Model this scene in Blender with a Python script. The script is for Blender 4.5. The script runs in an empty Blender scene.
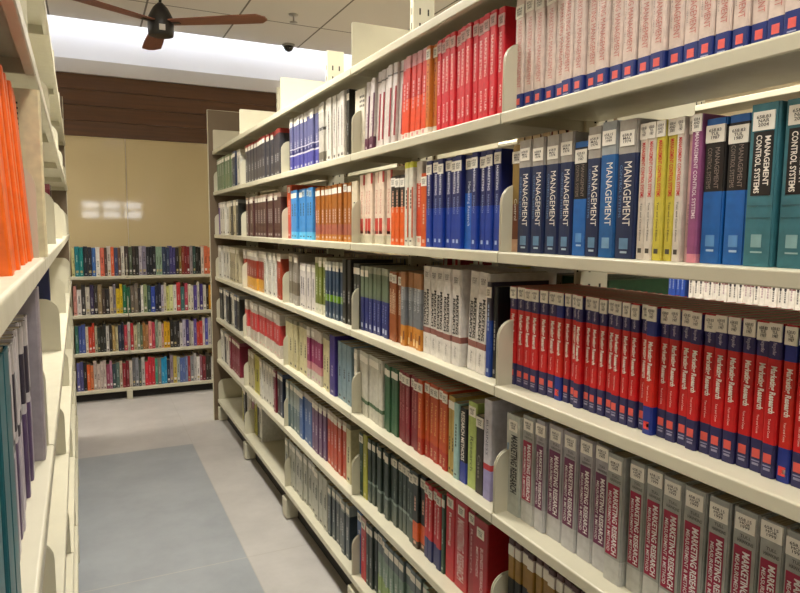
import bpy, math, random
from mathutils import Matrix, Vector
rnd = random.Random(7)
SC = bpy.context.scene
COL = SC.collection

# ------------------------------------------------------------------ camera
FPX, YAW, PITCH, ROLL = 643.3, math.radians(25.822), math.radians(5.996), math.radians(0.434)
CH = 1.43                                    # camera height
F_ = Vector((math.sin(YAW)*math.cos(PITCH), math.cos(YAW)*math.cos(PITCH), -math.sin(PITCH)))
R0 = F_.cross(Vector((0, 0, 1))).normalized()
U0 = R0.cross(F_)
R_ = R0*math.cos(ROLL) + U0*math.sin(ROLL)
U_ = -R0*math.sin(ROLL) + U0*math.cos(ROLL)
cam_d = bpy.data.cameras.new('camera')
cam_d.sensor_width = 36
cam_d.lens = 36*FPX/800
cam_d.clip_start = 0.02
cam = bpy.data.objects.new('camera', cam_d)
COL.objects.link(cam)
m = Matrix((R_, U_, -F_)).transposed().to_4x4()
m.translation = Vector((0, 0, CH))
cam.matrix_world = m
SC.camera = cam
SC.view_settings.view_transform = 'Standard'
SC.view_settings.look = 'None'
SC.view_settings.exposure = -0.06
SC.view_settings.gamma = 1
SC.view_settings.use_curve_mapping = False

# ------------------------------------------------------------------ world and room light
w = bpy.data.worlds.new('world')
SC.world = w
w.use_nodes = True
w.node_tree.nodes['Background'].inputs[0].default_value = (0.9, 0.92, 1.0, 1)
w.node_tree.nodes['Background'].inputs[1].default_value = 0.25


def area(name, loc, sx, sy, power, color=(1, 0.95, 0.86)):
    l = bpy.data.lights.new(name, 'AREA')
    l.shape = 'RECTANGLE'
    l.size, l.size_y, l.energy, l.color = sx, sy, power, color
    o = bpy.data.objects.new(name, l)
    COL.objects.link(o)
    o.location = loc
    l.spread = math.radians(150)
    return o


LAMPS = [(0.42, 0.25, 18), (0.38, 2.7, 50), (1.92, 0.6, 30), (1.92, 2.2, 26), (-1.5, 0.6, 16), (-1.5, 3.2, 20), (3.1, 5.25, 42), (-1.5, 5.25, 36)]  # last two: unseen lamps added over the cross aisle to brighten the back
DROP = 0.2
CEIL = 3.043
for lx, ly, pw in LAMPS:                       # lamps hung low, with upward light added to brighten the ceiling
    area('lamp_light_down', (lx, ly, CEIL-DROP-0.065), 0.24, 1.15, pw)
    area('lamp_fill_up', (lx, ly, CEIL-DROP+0.002), 0.24, 1.15, pw*0.55).rotation_euler = (math.pi, 0, 0)


# ------------------------------------------------------------------ materials
def lin(c):
    return c/12.92 if c <= 0.04045 else ((c+0.055)/1.055)**2.4


def rgb(h):
    h = h.lstrip('#')
    return tuple(lin(int(h[i:i+2], 16)/255) for i in (0, 2, 4)) + (1,)


MATS = {}


def mat(hexc, rough=0.45, metal=0.0, kind='plain', spec=0.5):
    key = (hexc, rough, metal, kind)
    if key in MATS:
        return MATS[key]
    mt = bpy.data.materials.new('%s_%s' % (kind, hexc.strip('#')))
    mt.use_nodes = True
    nt = mt.node_tree
    N, L = nt.nodes, nt.links
    b = N['Principled BSDF']
    b.inputs['Roughness'].default_value = rough
    b.inputs['Metallic'].default_value = metal
    b.inputs['Specular IOR Level'].default_value = spec
    c = rgb(hexc)
    b.inputs['Base Color'].default_value = c

    def noise(scale, detail, lo, hi, stretch=None, coord='Object'):
        tc = N.new('ShaderNodeTexCoord')
        n = N.new('ShaderNodeTexNoise')
        n.inputs['Scale'].default_value = scale
        n.inputs['Detail'].default_value = detail
        if stretch:
            mp = N.new('ShaderNodeMapping')
            mp.inputs['Scale'].default_value = stretch
            L.new(tc.outputs[coord], mp.inputs['Vector'])
            L.new(mp.outputs[0], n.inputs['Vector'])
        else:
            L.new(tc.outputs[coord], n.inputs['Vector'])
        r = N.new('ShaderNodeMapRange')
        r.inputs['From Min'].default_value = 0.3
        r.inputs['From Max'].default_value = 0.7
        r.inputs['To Min'].default_value = lo
        r.inputs['To Max'].default_value = hi
        L.new(n.outputs[0], r.inputs['Value'])
        return r.outputs[0]

    def tint(fac, color=c):
        mx = N.new('ShaderNodeMix')
        mx.data_type = 'RGBA'
        mx.blend_type = 'MULTIPLY'
        mx.inputs['Factor'].default_value = 1
        mx.inputs['A'].default_value = color
        cb = N.new('ShaderNodeCombineColor')
        for i in range(3):
            L.new(fac, cb.inputs[i])
        L.new(cb.outputs[0], mx.inputs['B'])
        L.new(mx.outputs['Result'], b.inputs['Base Color'])

    if kind == 'cover':
        tint(noise(60, 3, 0.86, 1.08))
    elif kind == 'pages':
        tint(noise(1.0, 2, 0.62, 1.1, (6, 900, 6)))
    elif kind == 'steel':
        tint(noise(9, 4, 0.94, 1.03))
        L.new(noise(30, 2, rough-0.06, rough+0.08), b.inputs['Roughness'])
    elif kind == 'wood':
        tint(noise(1.6, 6, 0.72, 1.2, (1, 1, 22)))
    elif kind == 'blade':
        tint(noise(3, 5, 0.8, 1.15, (2, 30, 2)))
    elif kind == 'panel':
        tint(noise(0.8, 2, 0.97, 1.02))
    elif kind == 'plaster':
        tint(noise(3, 4, 0.97, 1.02))
    MATS[key] = mt
    return mt


CREAM = mat('#c8c3ac', 0.38, 0, 'steel')
TAUPE = mat('#6d5c47', 0.5, 0, 'steel')
DARK = mat('#24211d', 0.7)
PAGES = mat('#a89a7c', 0.85, 0, 'pages')
WPAGES = mat('#e2ddd0', 0.8, 0, 'pages')


# ------------------------------------------------------------------ mesh builder
class MB:
    def __init__(s):
        s.v, s.f, s.mi, s.m = [], [], [], []

    def slot(s, mt):
        if mt not in s.m:
            s.m.append(mt)
        return s.m.index(mt)

    def add(s, verts, faces, mt):
        o = len(s.v)
        s.v += [tuple(p) for p in verts]
        k = s.slot(mt)
        for f in faces:
            s.f.append([i+o for i in f])
            s.mi.append(k)

    def box(s, x0, x1, y0, y1, z0, z1, mt):
        s.add([(x0, y0, z0), (x1, y0, z0), (x1, y1, z0), (x0, y1, z0), (x0, y0, z1), (x1, y0, z1), (x1, y1, z1), (x0, y1, z1)],
              [(0, 3, 2, 1), (4, 5, 6, 7), (0, 1, 5, 4), (1, 2, 6, 5), (2, 3, 7, 6), (3, 0, 4, 7)], mt)

    def prism_xz(s, poly, y0, y1, mt):            # poly of (x,z), counter-clockwise seen from -y
        n = len(poly)
        v = [(x, y0, z) for x, z in poly] + [(x, y1, z) for x, z in poly]
        f = [tuple(range(n)), tuple(range(2*n-1, n-1, -1))]
        for i in range(n):
            j = (i+1) % n
            f.append((i, i+n, j+n, j))
        s.add(v, f, mt)

    def lathe(s, prof, mt, n=24, c=(0, 0)):
        v, f = [], []
        for r, z in prof:
            for i in range(n):
                a = 2*math.pi*i/n
                v.append((c[0]+r*math.cos(a), c[1]+r*math.sin(a), z))
        k = len(prof)
        for j in range(k-1):
            for i in range(n):
                i2 = (i+1) % n
                f.append((j*n+i, j*n+i2, (j+1)*n+i2, (j+1)*n+i))
        f.append(tuple(range(n-1, -1, -1)))
        f.append(tuple((k-1)*n+i for i in range(n)))
        s.add(v, f, mt)

    def merge(s, o, M):
        off = len(s.v)
        s.v += [tuple(M @ Vector(p)) for p in o.v]
        mp = [s.slot(x) for x in o.m]
        for f, k in zip(o.f, o.mi):
            s.f.append([i+off for i in f])
            s.mi.append(mp[k])

    def mesh(s, name):
        me = bpy.data.meshes.new(name)
        me.from_pydata(s.v, [], s.f)
        for x in s.m:
            me.materials.append(x)
        me.polygons.foreach_set('material_index', s.mi)
        me.update()
        return me

    def build(s, name, parent=None, smooth=False):
        me = s.mesh(name)
        if smooth:
            me.polygons.foreach_set('use_smooth', [True]*len(me.polygons))
        o = bpy.data.objects.new(name, me)
        COL.objects.link(o)
        o.parent = parent
        return o


def tag(o, label=None, cat=None, group=None, kind=None):
    for k, v in (('label', label), ('category', cat), ('group', group), ('kind', kind)):
        if v:
            o[k] = v
    return o


def empty(name, M=None):
    o = bpy.data.objects.new(name, None)
    o.empty_display_size = 0.05
    COL.objects.link(o)
    if M is not None:
        o.matrix_world = M
    return o


def bevel(o, wd=0.003, seg=2):
    b = o.modifiers.new('bevel', 'BEVEL')
    b.width, b.segments, b.limit_method = wd, seg, 'ANGLE'
    b.angle_limit = math.radians(40)
    return o


# ------------------------------------------------------------------ lettering, normalised to a 1 x 1 box
TXT = {}


def text_geo(string, bold=0.0, shear=0.0, res=2):
    key = (string, bold, shear, res)
    if key in TXT:
        return TXT[key]
    cu = bpy.data.curves.new('lettering', 'FONT')
    cu.body = string
    cu.resolution_u = res
    cu.align_x = 'CENTER'
    cu.offset = bold
    cu.shear = shear
    cu.space_line = 0.85
    ob = bpy.data.objects.new('lettering', cu)
    COL.objects.link(ob)
    dg = bpy.context.evaluated_depsgraph_get()
    me = bpy.data.meshes.new_from_object(ob.evaluated_get(dg))
    vs = [tuple(v.co) for v in me.vertices]
    fs = [tuple(p.vertices) for p in me.polygons]
    bpy.data.objects.remove(ob)
    bpy.data.meshes.remove(me)
    bpy.data.curves.remove(cu)
    x0, x1 = min(v[0] for v in vs), max(v[0] for v in vs)
    y0, y1 = min(v[1] for v in vs), max(v[1] for v in vs)
    vs = [((v[0]-x0)/(x1-x0), (v[1]-y0)/(y1-y0)) for v in vs]
    TXT[key] = (vs, fs)
    return TXT[key]


def spine_text(mb, string, z_top, z_bot, yc, width, mt, x=-0.0009, down=True, bold=0.0, shear=0.0):
    """lettering on a spine (the face towards -x); down: reads from top to bottom, else upright"""
    vs, fs = text_geo(string, bold, shear)
    if down:
        P = [(x, yc+width/2-b*width, z_top-a*(z_top-z_bot)) for a, b in vs]
    else:
        P = [(x, yc+width/2-a*width, z_bot+b*(z_top-z_bot)) for a, b in vs]
    mb.add(P, fs, mt)


# ------------------------------------------------------------------ the setting
STEEL_D = dict(kind='structure')


def floor_material():
    mt = bpy.data.materials.new('floor_tiles')
    mt.use_nodes = True
    N, L = mt.node_tree.nodes, mt.node_tree.links
    b = N['Principled BSDF']
    tc = N.new('ShaderNodeTexCoord')
    sp = N.new('ShaderNodeSeparateXYZ')
    L.new(tc.outputs['Object'], sp.inputs[0])

    def math_(op, a, b_=None):
        n = N.new('ShaderNodeMath')
        n.operation = op
        for i, q in enumerate((a, b_)):
            if q is None:
                continue
            if isinstance(q, (int, float)):
                n.inputs[i].default_value = q
            else:
                L.new(q, n.inputs[i])
        return n.outputs[0]
    X, Y = sp.outputs[0], sp.outputs[1]
    dark = math_('MULTIPLY', math_('LESS_THAN', X, 0.572), math_('LESS_THAN', Y, 4.33))
    dark = math_('MULTIPLY', dark, math_('GREATER_THAN', X, -0.65))

    def joint(c, origin, period, wd):
        f = math_('FRACT', math_('DIVIDE', math_('SUBTRACT', c, origin), period))
        return math_('LESS_THAN', f, wd/period)
    j = math_('MAXIMUM', joint(X, -0.648, 1.22, 0.004), joint(Y, -8.79, 1.64, 0.005))
    n1 = N.new('ShaderNodeTexNoise')
    n1.inputs['Scale'].default_value = 3.2
    n1.inputs['Detail'].default_value = 9
    n1.inputs['Roughness'].default_value = 0.65
    L.new(tc.outputs['Object'], n1.inputs['Vector'])
    r1 = N.new('ShaderNodeMapRange')
    for k, v in (('From Min', 0.3), ('From Max', 0.7), ('To Min', 0.86), ('To Max', 1.1)):
        r1.inputs[k].default_value = v
    L.new(n1.outputs[0], r1.inputs['Value'])
    m1 = N.new('ShaderNodeMix')
    m1.data_type = 'RGBA'
    m1.inputs['A'].default_value = rgb('#b3afaa')
    m1.inputs['B'].default_value = rgb('#95999c')
    L.new(dark, m1.inputs['Factor'])
    m2 = N.new('ShaderNodeMix')
    m2.data_type = 'RGBA'
    L.new(m1.outputs['Result'], m2.inputs['A'])
    m2.inputs['B'].default_value = rgb('#aaa59e')
    L.new(j, m2.inputs['Factor'])
    m3 = N.new('ShaderNodeMix')
    m3.data_type = 'RGBA'
    m3.blend_type = 'MULTIPLY'
    m3.inputs['Factor'].default_value = 1
    cb = N.new('ShaderNodeCombineColor')
    for i in range(3):
        L.new(r1.outputs[0], cb.inputs[i])
    L.new(m2.outputs['Result'], m3.inputs['A'])
    L.new(cb.outputs[0], m3.inputs['B'])
    L.new(m3.outputs['Result'], b.inputs['Base Color'])
    b.inputs['Roughness'].default_value = 0.42
    return mt


def ceiling_material():
    mt = bpy.data.materials.new('ceiling_tiles')
    mt.use_nodes = True
    N, L = mt.node_tree.nodes, mt.node_tree.links
    b = N['Principled BSDF']
    b.inputs['Roughness'].default_value = 0.9
    tc = N.new('ShaderNodeTexCoord')
    sp = N.new('ShaderNodeSeparateXYZ')
    L.new(tc.outputs['Object'], sp.inputs[0])
    outs = []
    for c, origin, period in ((sp.outputs[0], 1.755-0.656*12, 0.656), (sp.outputs[1], 5.155-1.3*9, 1.3)):
        a = N.new('ShaderNodeMath')
        a.operation = 'SUBTRACT'
        L.new(c, a.inputs[0])
        a.inputs[1].default_value = origin
        d = N.new('ShaderNodeMath')
        d.operation = 'DIVIDE'
        L.new(a.outputs[0], d.inputs[0])
        d.inputs[1].default_value = period
        f = N.new('ShaderNodeMath')
        f.operation = 'FRACT'
        L.new(d.outputs[0], f.inputs[0])
        g = N.new('ShaderNodeMath')
        g.operation = 'LESS_THAN'
        L.new(f.outputs[0], g.inputs[0])
        g.inputs[1].default_value = 0.014/period
        outs.append(g.outputs[0])
    mx = N.new('ShaderNodeMath')
    mx.operation = 'MAXIMUM'
    L.new(outs[0], mx.inputs[0])
    L.new(outs[1], mx.inputs[1])
    m1 = N.new('ShaderNodeMix')
    m1.data_type = 'RGBA'
    m1.inputs['A'].default_value = rgb('#dedad5')
    m1.inputs['B'].default_value = rgb('#75706a')
    L.new(mx.outputs[0], m1.inputs['Factor'])
    L.new(m1.outputs['Result'], b.inputs['Base Color'])
    return mt


def slab(name, x0, x1, y0, y1, z0, z1, mt):
    b = MB()
    b.box(x0, x1, y0, y1, z0, z1, mt)
    return tag(b.build(name), kind='structure')


RX0, RX1, RY0, RY1 = -2.9, 3.6, -5.0, 6.0
slab('floor', RX0-.1, RX1+.1, RY0-.1, RY1+.1, -0.1, 0, floor_material())
slab('ceiling', RX0-.1, RX1+.1, RY0-.1, 5.80, CEIL, CEIL+0.06, ceiling_material())
WHITE = mat('#e9e9ea', 0.8, 0, 'plaster')
BEIGE = mat('#cdbf9f', 0.7, 0, 'plaster')
BROWN = mat('#573617', 0.5, 0, 'wood')
GLOSS = mat('#c8b78f', 0.05, 0, 'panel')
slab('wall_back', RX0-.1, RX1+.1, RY1+0.004, RY1+.14, 0, 3.5, WHITE)
slab('wall_left', RX0-.1, RX0, RY0, RY1, 0, 3.5, BEIGE)
slab('wall_right', RX1, RX1+.1, RY0, RY1, 0, 3.5, BEIGE)
b = MB()                                          # wall behind the camera with its window opening
WX0, WX1, WZ0, WZ1 = -0.15, 1.25, 1.62, 2.06
b.box(RX0, WX0, RY0-.12, RY0, 0, 3.5, BEIGE)
b.box(WX1, RX1, RY0-.12, RY0, 0, 3.5, BEIGE)
b.box(WX0, WX1, RY0-.12, RY0, 0, WZ0, BEIGE)
b.box(WX0, WX1, RY0-.12, RY0, WZ1, 3.5, BEIGE)
tag(b.build('wall_front'), kind='structure')
sky = bpy.data.materials.new('daylight')
sky.use_nodes = True
e = sky.node_tree.nodes['Principled BSDF']
e.inputs['Emission Color'].default_value = (0.95, 0.97, 1, 1)
e.inputs['Emission Strength'].default_value = 12
win = MB()
for i in range(3):
    for k in range(2):
        x0 = WX0+0.04+i*(WX1-WX0)/3
        z0 = WZ0+0.03+k*(WZ1-WZ0)/2
        win.box(x0, x0+(WX1-WX0)/3-0.1, RY0-0.07, RY0-0.06, z0, z0+(WZ1-WZ0)/2-0.08, sky)
wn = tag(win.build('window_1'), kind='structure')
fr = MB()
for i in range(4):
    xx = WX0+i*(WX1-WX0)/3
    fr.box(xx-0.03, xx+0.03, RY0-0.06, RY0-0.02, WZ0, WZ1, WHITE)
for k in range(3):
    zz = WZ0+k*(WZ1-WZ0)/2
    fr.box(WX0, WX1, RY0-0.06, RY0-0.02, zz-0.025, zz+0.025, WHITE)
fr.build('window_frame', wn)
slab('trim_1', RX0, RX1, 5.962, 6.003, 2.665, 2.775, mat('#c9c4bd', 0.7, 0, 'plaster'))       # pale ledge of the light cove
b = MB()                                         # dark wood fascia boards
for k in range(4):
    b.box(RX0, RX1, 5.975+0.002*(k % 2), 6.003, 2.17+k*0.124, 2.17+(k+1)*0.124-0.004, BROWN)
tag(b.build('trim_2'), kind='structure')
xs = [-2.9, -0.93, 0.312, 1.554, 2.8, 3.6]
for i in range(5):                                # glossy back-painted glass panels
    slab('trim_%d' % (i+3), xs[i]+0.0018, xs[i+1]-0.0018, 5.985, 6.003, 0.0, 2.168, GLOSS)
# raised slot over the ceiling edge with its hidden light strip
slab('ceiling_slot', RX0, RX1, 5.62, 6.0, 3.33, 3.37, WHITE)
slab('trim_9', RX0, RX1, 5.60, 5.62, CEIL+0.06, 3.37, WHITE)
led = bpy.data.materials.new('led_strip')
led.use_nodes = True
e = led.node_tree.nodes['Principled BSDF']
e.inputs['Emission Color'].default_value = (0.86, 0.9, 1, 1)
e.inputs['Emission Strength'].default_value = 11
for i in range(5):
    b = MB()
    b.box(-2.8+i*1.28, -2.8+i*1.28+1.24, 5.70, 5.74, 3.27, 3.31, led)
    tag(b.build('light_strip'), 'slim white light strip lying hidden in the cove above the ceiling edge', 'light strip',
        'strips in the ceiling cove')

# ------------------------------------------------------------------ steel shelving
LV = {0: 1.974, 1: 1.6855, 2: 1.3804, 3: 1.0753, 4: 0.7702, 5: 0.4651, 6: 0.160}
BLV = {1: 1.031, 2: 0.719, 3: 0.407, 4: 0.095}


def shelf_mesh(depth, L=0.9):
    b = MB()
    r = 0.004
    t = 0.0015
    lip = 0.025
    out = [(depth, 0), (r, 0)]
    for k in range(1, 5):
        a = math.pi/2*k/4
        out.append((r-r*math.sin(a), -r+r*math.cos(a)))
    out += [(0, -lip+0.002), (0.002, -lip), (0.014, -lip), (0.014, -lip+t), (t+0.001, -lip+t), (t, -r), (r, -t), (depth, -t)]
    g = 0.0022
    b.prism_xz(out, g, L-g, CREAM)
    for y0 in (g, L-g-t):                          # turned-down ends
        b.box(0.003, depth-0.002, y0, y0+t, -lip+0.001, -t, CREAM)
    return b


def bracket_mesh(depth, y, square=False, h=0.15, x0=0.006):
    b = MB()
    r = 0.008 if square else 0.042
    p = [(depth, h), (x0+r, h)]
    for k in range(1, 7):
        a = math.pi/2*k/6
        p.append((x0+r-r*math.sin(a), h-r+r*math.cos(a)))
    p += [(x0, 0.0003), (x0+0.0, 0.0003), (depth, 0.0003)]
    p = [q for i, q in enumerate(p) if i == 0 or q != p[i-1]]
    b.prism_xz(p, y, y+0.0022, CREAM)
    return b


def post_mesh(y0, y1, x0, x1, top, mt=CREAM):
    b = MB()
    b.box(x0, x1, y0, y1, 0, top, mt)
    n = int((top-0.1)/0.05)
    for k in range(n):                             # rows of hook slots
        z = 0.08+k*0.05
        for sx in (0.28, 0.68):
            xa = x0+(x1-x0)*sx
            b.box(xa, xa+0.006, y0-0.0006, y0+0.0004, z, z+0.022, DARK)
        b.box(x0-0.0006, x0+0.0004, (y0+y1)/2-0.003, (y0+y1)/2+0.003, z, z+0.022, DARK)
    return b


SHARE = {}


def shared(key, fn):
    if key not in SHARE:
        SHARE[key] = fn().mesh(key[0])
    return SHARE[key]


def part(name, me, parent, loc=(0, 0, 0)):
    o = bpy.data.objects.new(name, me)
    COL.objects.link(o)
    o.parent = parent
    o.location = loc
    return o


def bay(M, label, group, levels, depth=0.27, near_post=False, double=False, end=False, canopy=True, top=2.27, skip_posts=False, bx=0.006):
    root = empty('shelving_bay', M)
    tag(root, label, 'shelving', group)
    for k, z in levels.items():
        s = part('shelf', shared(('shelf', depth), lambda: shelf_mesh(depth)), root, (0, 0, z))
        sq = (k == 0)
        part('bracket', shared(('bracket', depth, 0, sq, bx), lambda: bracket_mesh(depth, 0.002, sq, x0=bx)), s)
        part('bracket', shared(('bracket', depth, 1, sq, bx), lambda: bracket_mesh(depth, 0.8958, sq, x0=bx)), s)
    zb = min(levels.values())
    # recessed base with its small foot
    kick = MB()
    kick.box(0.06, depth-0.01, 0.004, 0.896, 0.0, zb-0.026, DARK)
    kick.build('base', root)
    px0, px1 = depth-0.05+0.005, depth+0.045
    if not skip_posts:
        ys = [0.88] + ([-0.02] if near_post else [])
        for y in ys:
            if end and y == 0.88:
                y = 0.872
            p = post_mesh(y+0.008, y+0.032, 0.232, 0.315, top)
            p.build('upright', root)
            ft = MB()
            ft.box(0.0, depth-0.02, y-0.016, y+0.056, 0.006, min(0.105, zb-0.03), CREAM)
            bevel(ft.build('foot', root), 0.006, 3)
    if end:
        e = MB()
        w_ = 2*depth+0.16 if double else depth+0.08
        e.box(-0.026, w_-0.026, 0.902, 0.93, 0, 2.26, TAUPE)
        ep = bevel(e.build('end_panel', root), 0.002, 1)
        t = MB()
        t.box(-0.029, -0.0255, 0.904, 0.928, 0.0, 2.262, CREAM)
        t.box(-0.029, w_-0.026, 0.904, 0.928, 2.2595, 2.263, CREAM)
        t.build('edge_strip', ep)
    return root


XR = 0.824
Y0 = 1.2038
UR = Matrix.Translation((XR, 0, 0))
TH = 0.0125
UL = Matrix.Translation((-0.048, 0, 0)) @ Matrix.Rotation(math.pi+TH, 4, 'Z')
UB = Matrix.Translation((0, 5.71, 0)) @ Matrix.Rotation(math.pi/2, 4, 'Z')
UO = Matrix.Translation((XR+0.61, 0, 0)) @ Matrix.Rotation(math.pi, 4, 'Z')
T = Matrix.Translation
ORD = ('first second third fourth fifth sixth seventh eighth ninth tenth eleventh twelfth thirteenth fourteenth fifteenth sixteenth '
       'seventeenth eighteenth nineteenth twentieth').split() + ['twenty-' + q for q in 'first second third fourth fifth sixth seventh eighth ninth'.split()] + \
      ['thirtieth'] + ['thirty-' + q for q in 'first second third fourth fifth sixth seventh eighth ninth'.split()] + ['fortieth']
for k in range(5):
    y = Y0-0.9+0.9*k
    lab = 'cream steel bay of the long range, %s' % (
        'the one full of red Marketing Research books', 'with the blue and red rows and white books', 'with pale blue and olive books in it',
        'with the short dark and red sets of volumes', 'at the far end against the brown end panel')[k]
    bay(UR @ T((0, y, 0)), lab, 'bays of the long shelving range', LV, near_post=(k == 0), end=(k == 4), double=True)
for k in range(5):
    y = Y0-0.9+0.9*k
    lv = {q: LV[q] for q in ((1, 2, 3, 4, 5, 6) if k else (4, 5, 6))}
    bay(UO @ T((0, -y-0.9, 0)), 'rear side of the long cream range, %s bay, glimpsed between the books' % ORD[k],
        'rear bays of the long shelving range', lv, skip_posts=True)
UN = Matrix.Translation((2.40, 0, 0))
for k in range(4):
    y = 0.45+0.9*k
    bay(UN @ T((0, y, 0)), 'cream steel bay of the range beyond the next aisle, %s along' % ORD[k],
        'bays of the range beyond the next aisle', LV, near_post=(k == 0))
LJ = 1.165                                         # first joint of the range beside the camera
for k in range(5):
    y = LJ-0.9+0.9*k
    lab = 'cream steel bay left of the aisle, %s' % (
        'holding the orange books beside the camera', 'nearly empty with one cream book', 'with a navy book on its middle shelf',
        'fourth one along', 'last one ending at its brown end panel')[k]
    end = (k == 4)
    root = bay(UL @ T((0, -y-0.9, 0)), lab, 'bays of the range beside the camera', LV, bx=0.008)
    if end:
        e = MB()
        e.box(0.008, 0.62, -0.03, -0.003, 0, 2.26, TAUPE)
        ep = e.build('end_panel', root)
        t = MB()
        t.box(0.005, 0.0085, -0.028, -0.005, 0, 2.262, CREAM)
        t.build('edge_strip', ep)
for k, x0 in enumerate((-0.624, 0.276)):
    bay(UB @ T((0, -x0-0.9, 0)), ('low cream shelving bay against the cream wall, partly behind the left range',
                                  'low cream shelving bay against the cream wall, holding the orange and blue books')[k],
        'low bays at the end of the aisle', BLV, depth=0.25, skip_posts=True)
    for x in ((x0+0.9,) if k else ()):
        pass
ft = MB()
ft.box(0.243, 0.287, 5.70, 5.76, 0.0, 0.075, CREAM)
tag(bevel(ft.build('base_foot'), 0.005, 3), 'small white foot under the low shelving where its two bays meet', 'shelf foot')
for zc in ():
    pass

# ------------------------------------------------------------------ books
CV = lambda h, r=0.36: mat(h, r, 0, 'cover')
INK = mat('#2c2926', 0.6)
PAPER = mat('#ebe6da', 0.5)
SILV = mat('#b9b6ae', 0.45)

STY = {}


def marks(key, bands, d):
    r = random.Random(hash_(key))
    c = bands[-2 if len(bands) > 1 else 0][1].lstrip('#')
    v = [int(c[i:i+2], 16) for i in (0, 2, 4)]
    up = sum(v) < 400
    q = '#%02x%02x%02x' % tuple(int(min(255, a+(225-a)*0.6) if up else a*0.42) for a in v)
    z0 = r.uniform(0.3, 0.5)
    z1 = z0+r.uniform(0.15, 0.33)
    out = []
    z = z0
    while z < z1:                                   # worn lettering too small to read
        L_ = r.uniform(0.02, 0.05)
        out.append((z, min(z1, z+L_), 0.38, 0.62, q))
        z += L_+0.012
    out.append((0.05, 0.05+r.uniform(0.02, 0.05), 0.3, 0.7, q))
    return tuple(out)


def hash_(s):
    return sum(ord(c)*(i+3) for i, c in enumerate(s))


def sty(key, desc, h, bands, d=0.17, hard=False, label=True, texts=(), patches=(), pages=PAGES, lw=PAPER, lz=None):
    """bands: (fraction of height where the band ends, colour) from the foot up; patches: (z0, z1, y0, y1, colour) in fractions
    (y from the viewer's left 0 to right 1); texts: (string, ztop, zbot, ycentre, width, colour, down, bold)"""
    if not texts and len(patches) < 2 and not key.startswith(('l_', 'o_')):
        patches = tuple(patches)+marks(key, bands, d)
    STY[key] = dict(desc=desc, h=h, bands=bands, d=d, hard=hard, label=label, texts=texts, patches=patches, pages=pages, lw=lw, lz=lz)


W_ = '#ece6dc'
sty('red_mr', 'red and navy Marketing Research textbook', 0.226, [(0.22, '#2a2858'), (0.77, '#c8141a'), (0.985, '#2a2462'), (1, '#b01822')], d=0.185, lz=0.945,
    texts=[('Marketing Research', 0.725, 0.42, 0.52, 0.6, W_, True, 0.035), ('Text and Cases', 0.385, 0.26, 0.5, 0.16, W_, True, 0),
           ('Nargundkar', 0.875, 0.795, 0.5, 0.36, '#c9c2d8', True, 0)],
    patches=[(0.095, 0.155, 0.2, 0.8, '#d9564e'), (0.045, 0.06, 0.25, 0.75, '#8d8aa8'), (0.07, 0.078, 0.2, 0.8, '#8d8aa8')])
sty('red_mr2', 'red and blue Marketing Research textbook', 0.226, [(0.22, '#1c2f86'), (0.77, '#cc2318'), (0.985, '#1c2a80'), (1, '#b01822')], d=0.185, lz=0.945,
    texts=[('Marketing Research', 0.725, 0.42, 0.52, 0.6, W_, True, 0.035), ('Text and Cases', 0.385, 0.26, 0.5, 0.16, W_, True, 0)],
    patches=[(0.04, 0.1, 0.2, 0.75, '#e0403e'), (0.055, 0.085, 0.5, 0.75, '#efe9e4')])
GREYT = [('MARKETING RESEARCH', 0.74, 0.225, 0.61, 0.29, '#efe8ea', True, 0.03), ('MEASUREMENT & METHOD', 0.71, 0.235, 0.29, 0.17, '#e6dfe2', True, 0.015),
         ('TULL', 0.845, 0.825, 0.55, 0.42, '#4a4846', False, 0.01), ('HAWKINS', 0.812, 0.79, 0.55, 0.62, '#4a4846', False, 0.01)]
sty('grey_mr', 'grey book with a crimson title panel', 0.247, [(0.19, '#c0c1bd'), (1, '#a2a39e')], d=0.2, hard=True,
    patches=[(0.21, 0.765, 0.13, 0.8, '#9c1440')], texts=GREYT, lz=0.925)
sty('grey_mrp', 'grey book with dull purple title panel', 0.249, [(0.2, '#c2c2c4'), (1, '#aaa6ab')], d=0.2, hard=True,
    patches=[(0.2, 0.775, 0.12, 0.82, '#6d2755')], texts=GREYT, lz=0.925)
sty('grey_mr0', 'pale grey book with bold black title', 0.236, [(0.3, '#b5bab2'), (1, '#bcbfb6')], d=0.2, hard=True,
    texts=[('MARKETING RESEARCH', 0.80, 0.22, 0.6, 0.45, '#23252e', True, 0.03)], patches=[(0.12, 0.7, 0.1, 0.2, '#6c8fb5')], lz=0.88)
sty('white_mm', 'white book with navy foot', 0.242, [(0.165, '#1d2f74'), (1, '#d3c0b6')], d=0.19,
    texts=[('MARKETING MANAGEMENT', 0.80, 0.22, 0.58, 0.42, '#c0736c', True, 0), ('Analysis Planning Control', 0.78, 0.3, 0.2, 0.12, '#8a7a78', True, 0)],
    patches=[(0.07, 0.125, 0.28, 0.72, '#e0605a'), (0.03, 0.04, 0.3, 0.7, '#a8aac8'), (0.048, 0.055, 0.25, 0.75, '#a8aac8')])
sty('mgmt', 'dark navy book titled MANAGEMENT', 0.24, [(0.76, '#17284f'), (1, '#a29d95')], d=0.19, hard=True,
    texts=[('MANAGEMENT', 0.70, 0.24, 0.62, 0.4, W_, True, 0), ('CONTROL SYSTEMS', 0.68, 0.3, 0.25, 0.13, '#5f86b4', True, 0)],
    patches=[(0.07, 0.15, 0.28, 0.75, '#5f86a8'), (0.04, 0.055, 0.35, 0.7, '#a9bccb')], lz=0.87)
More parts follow.
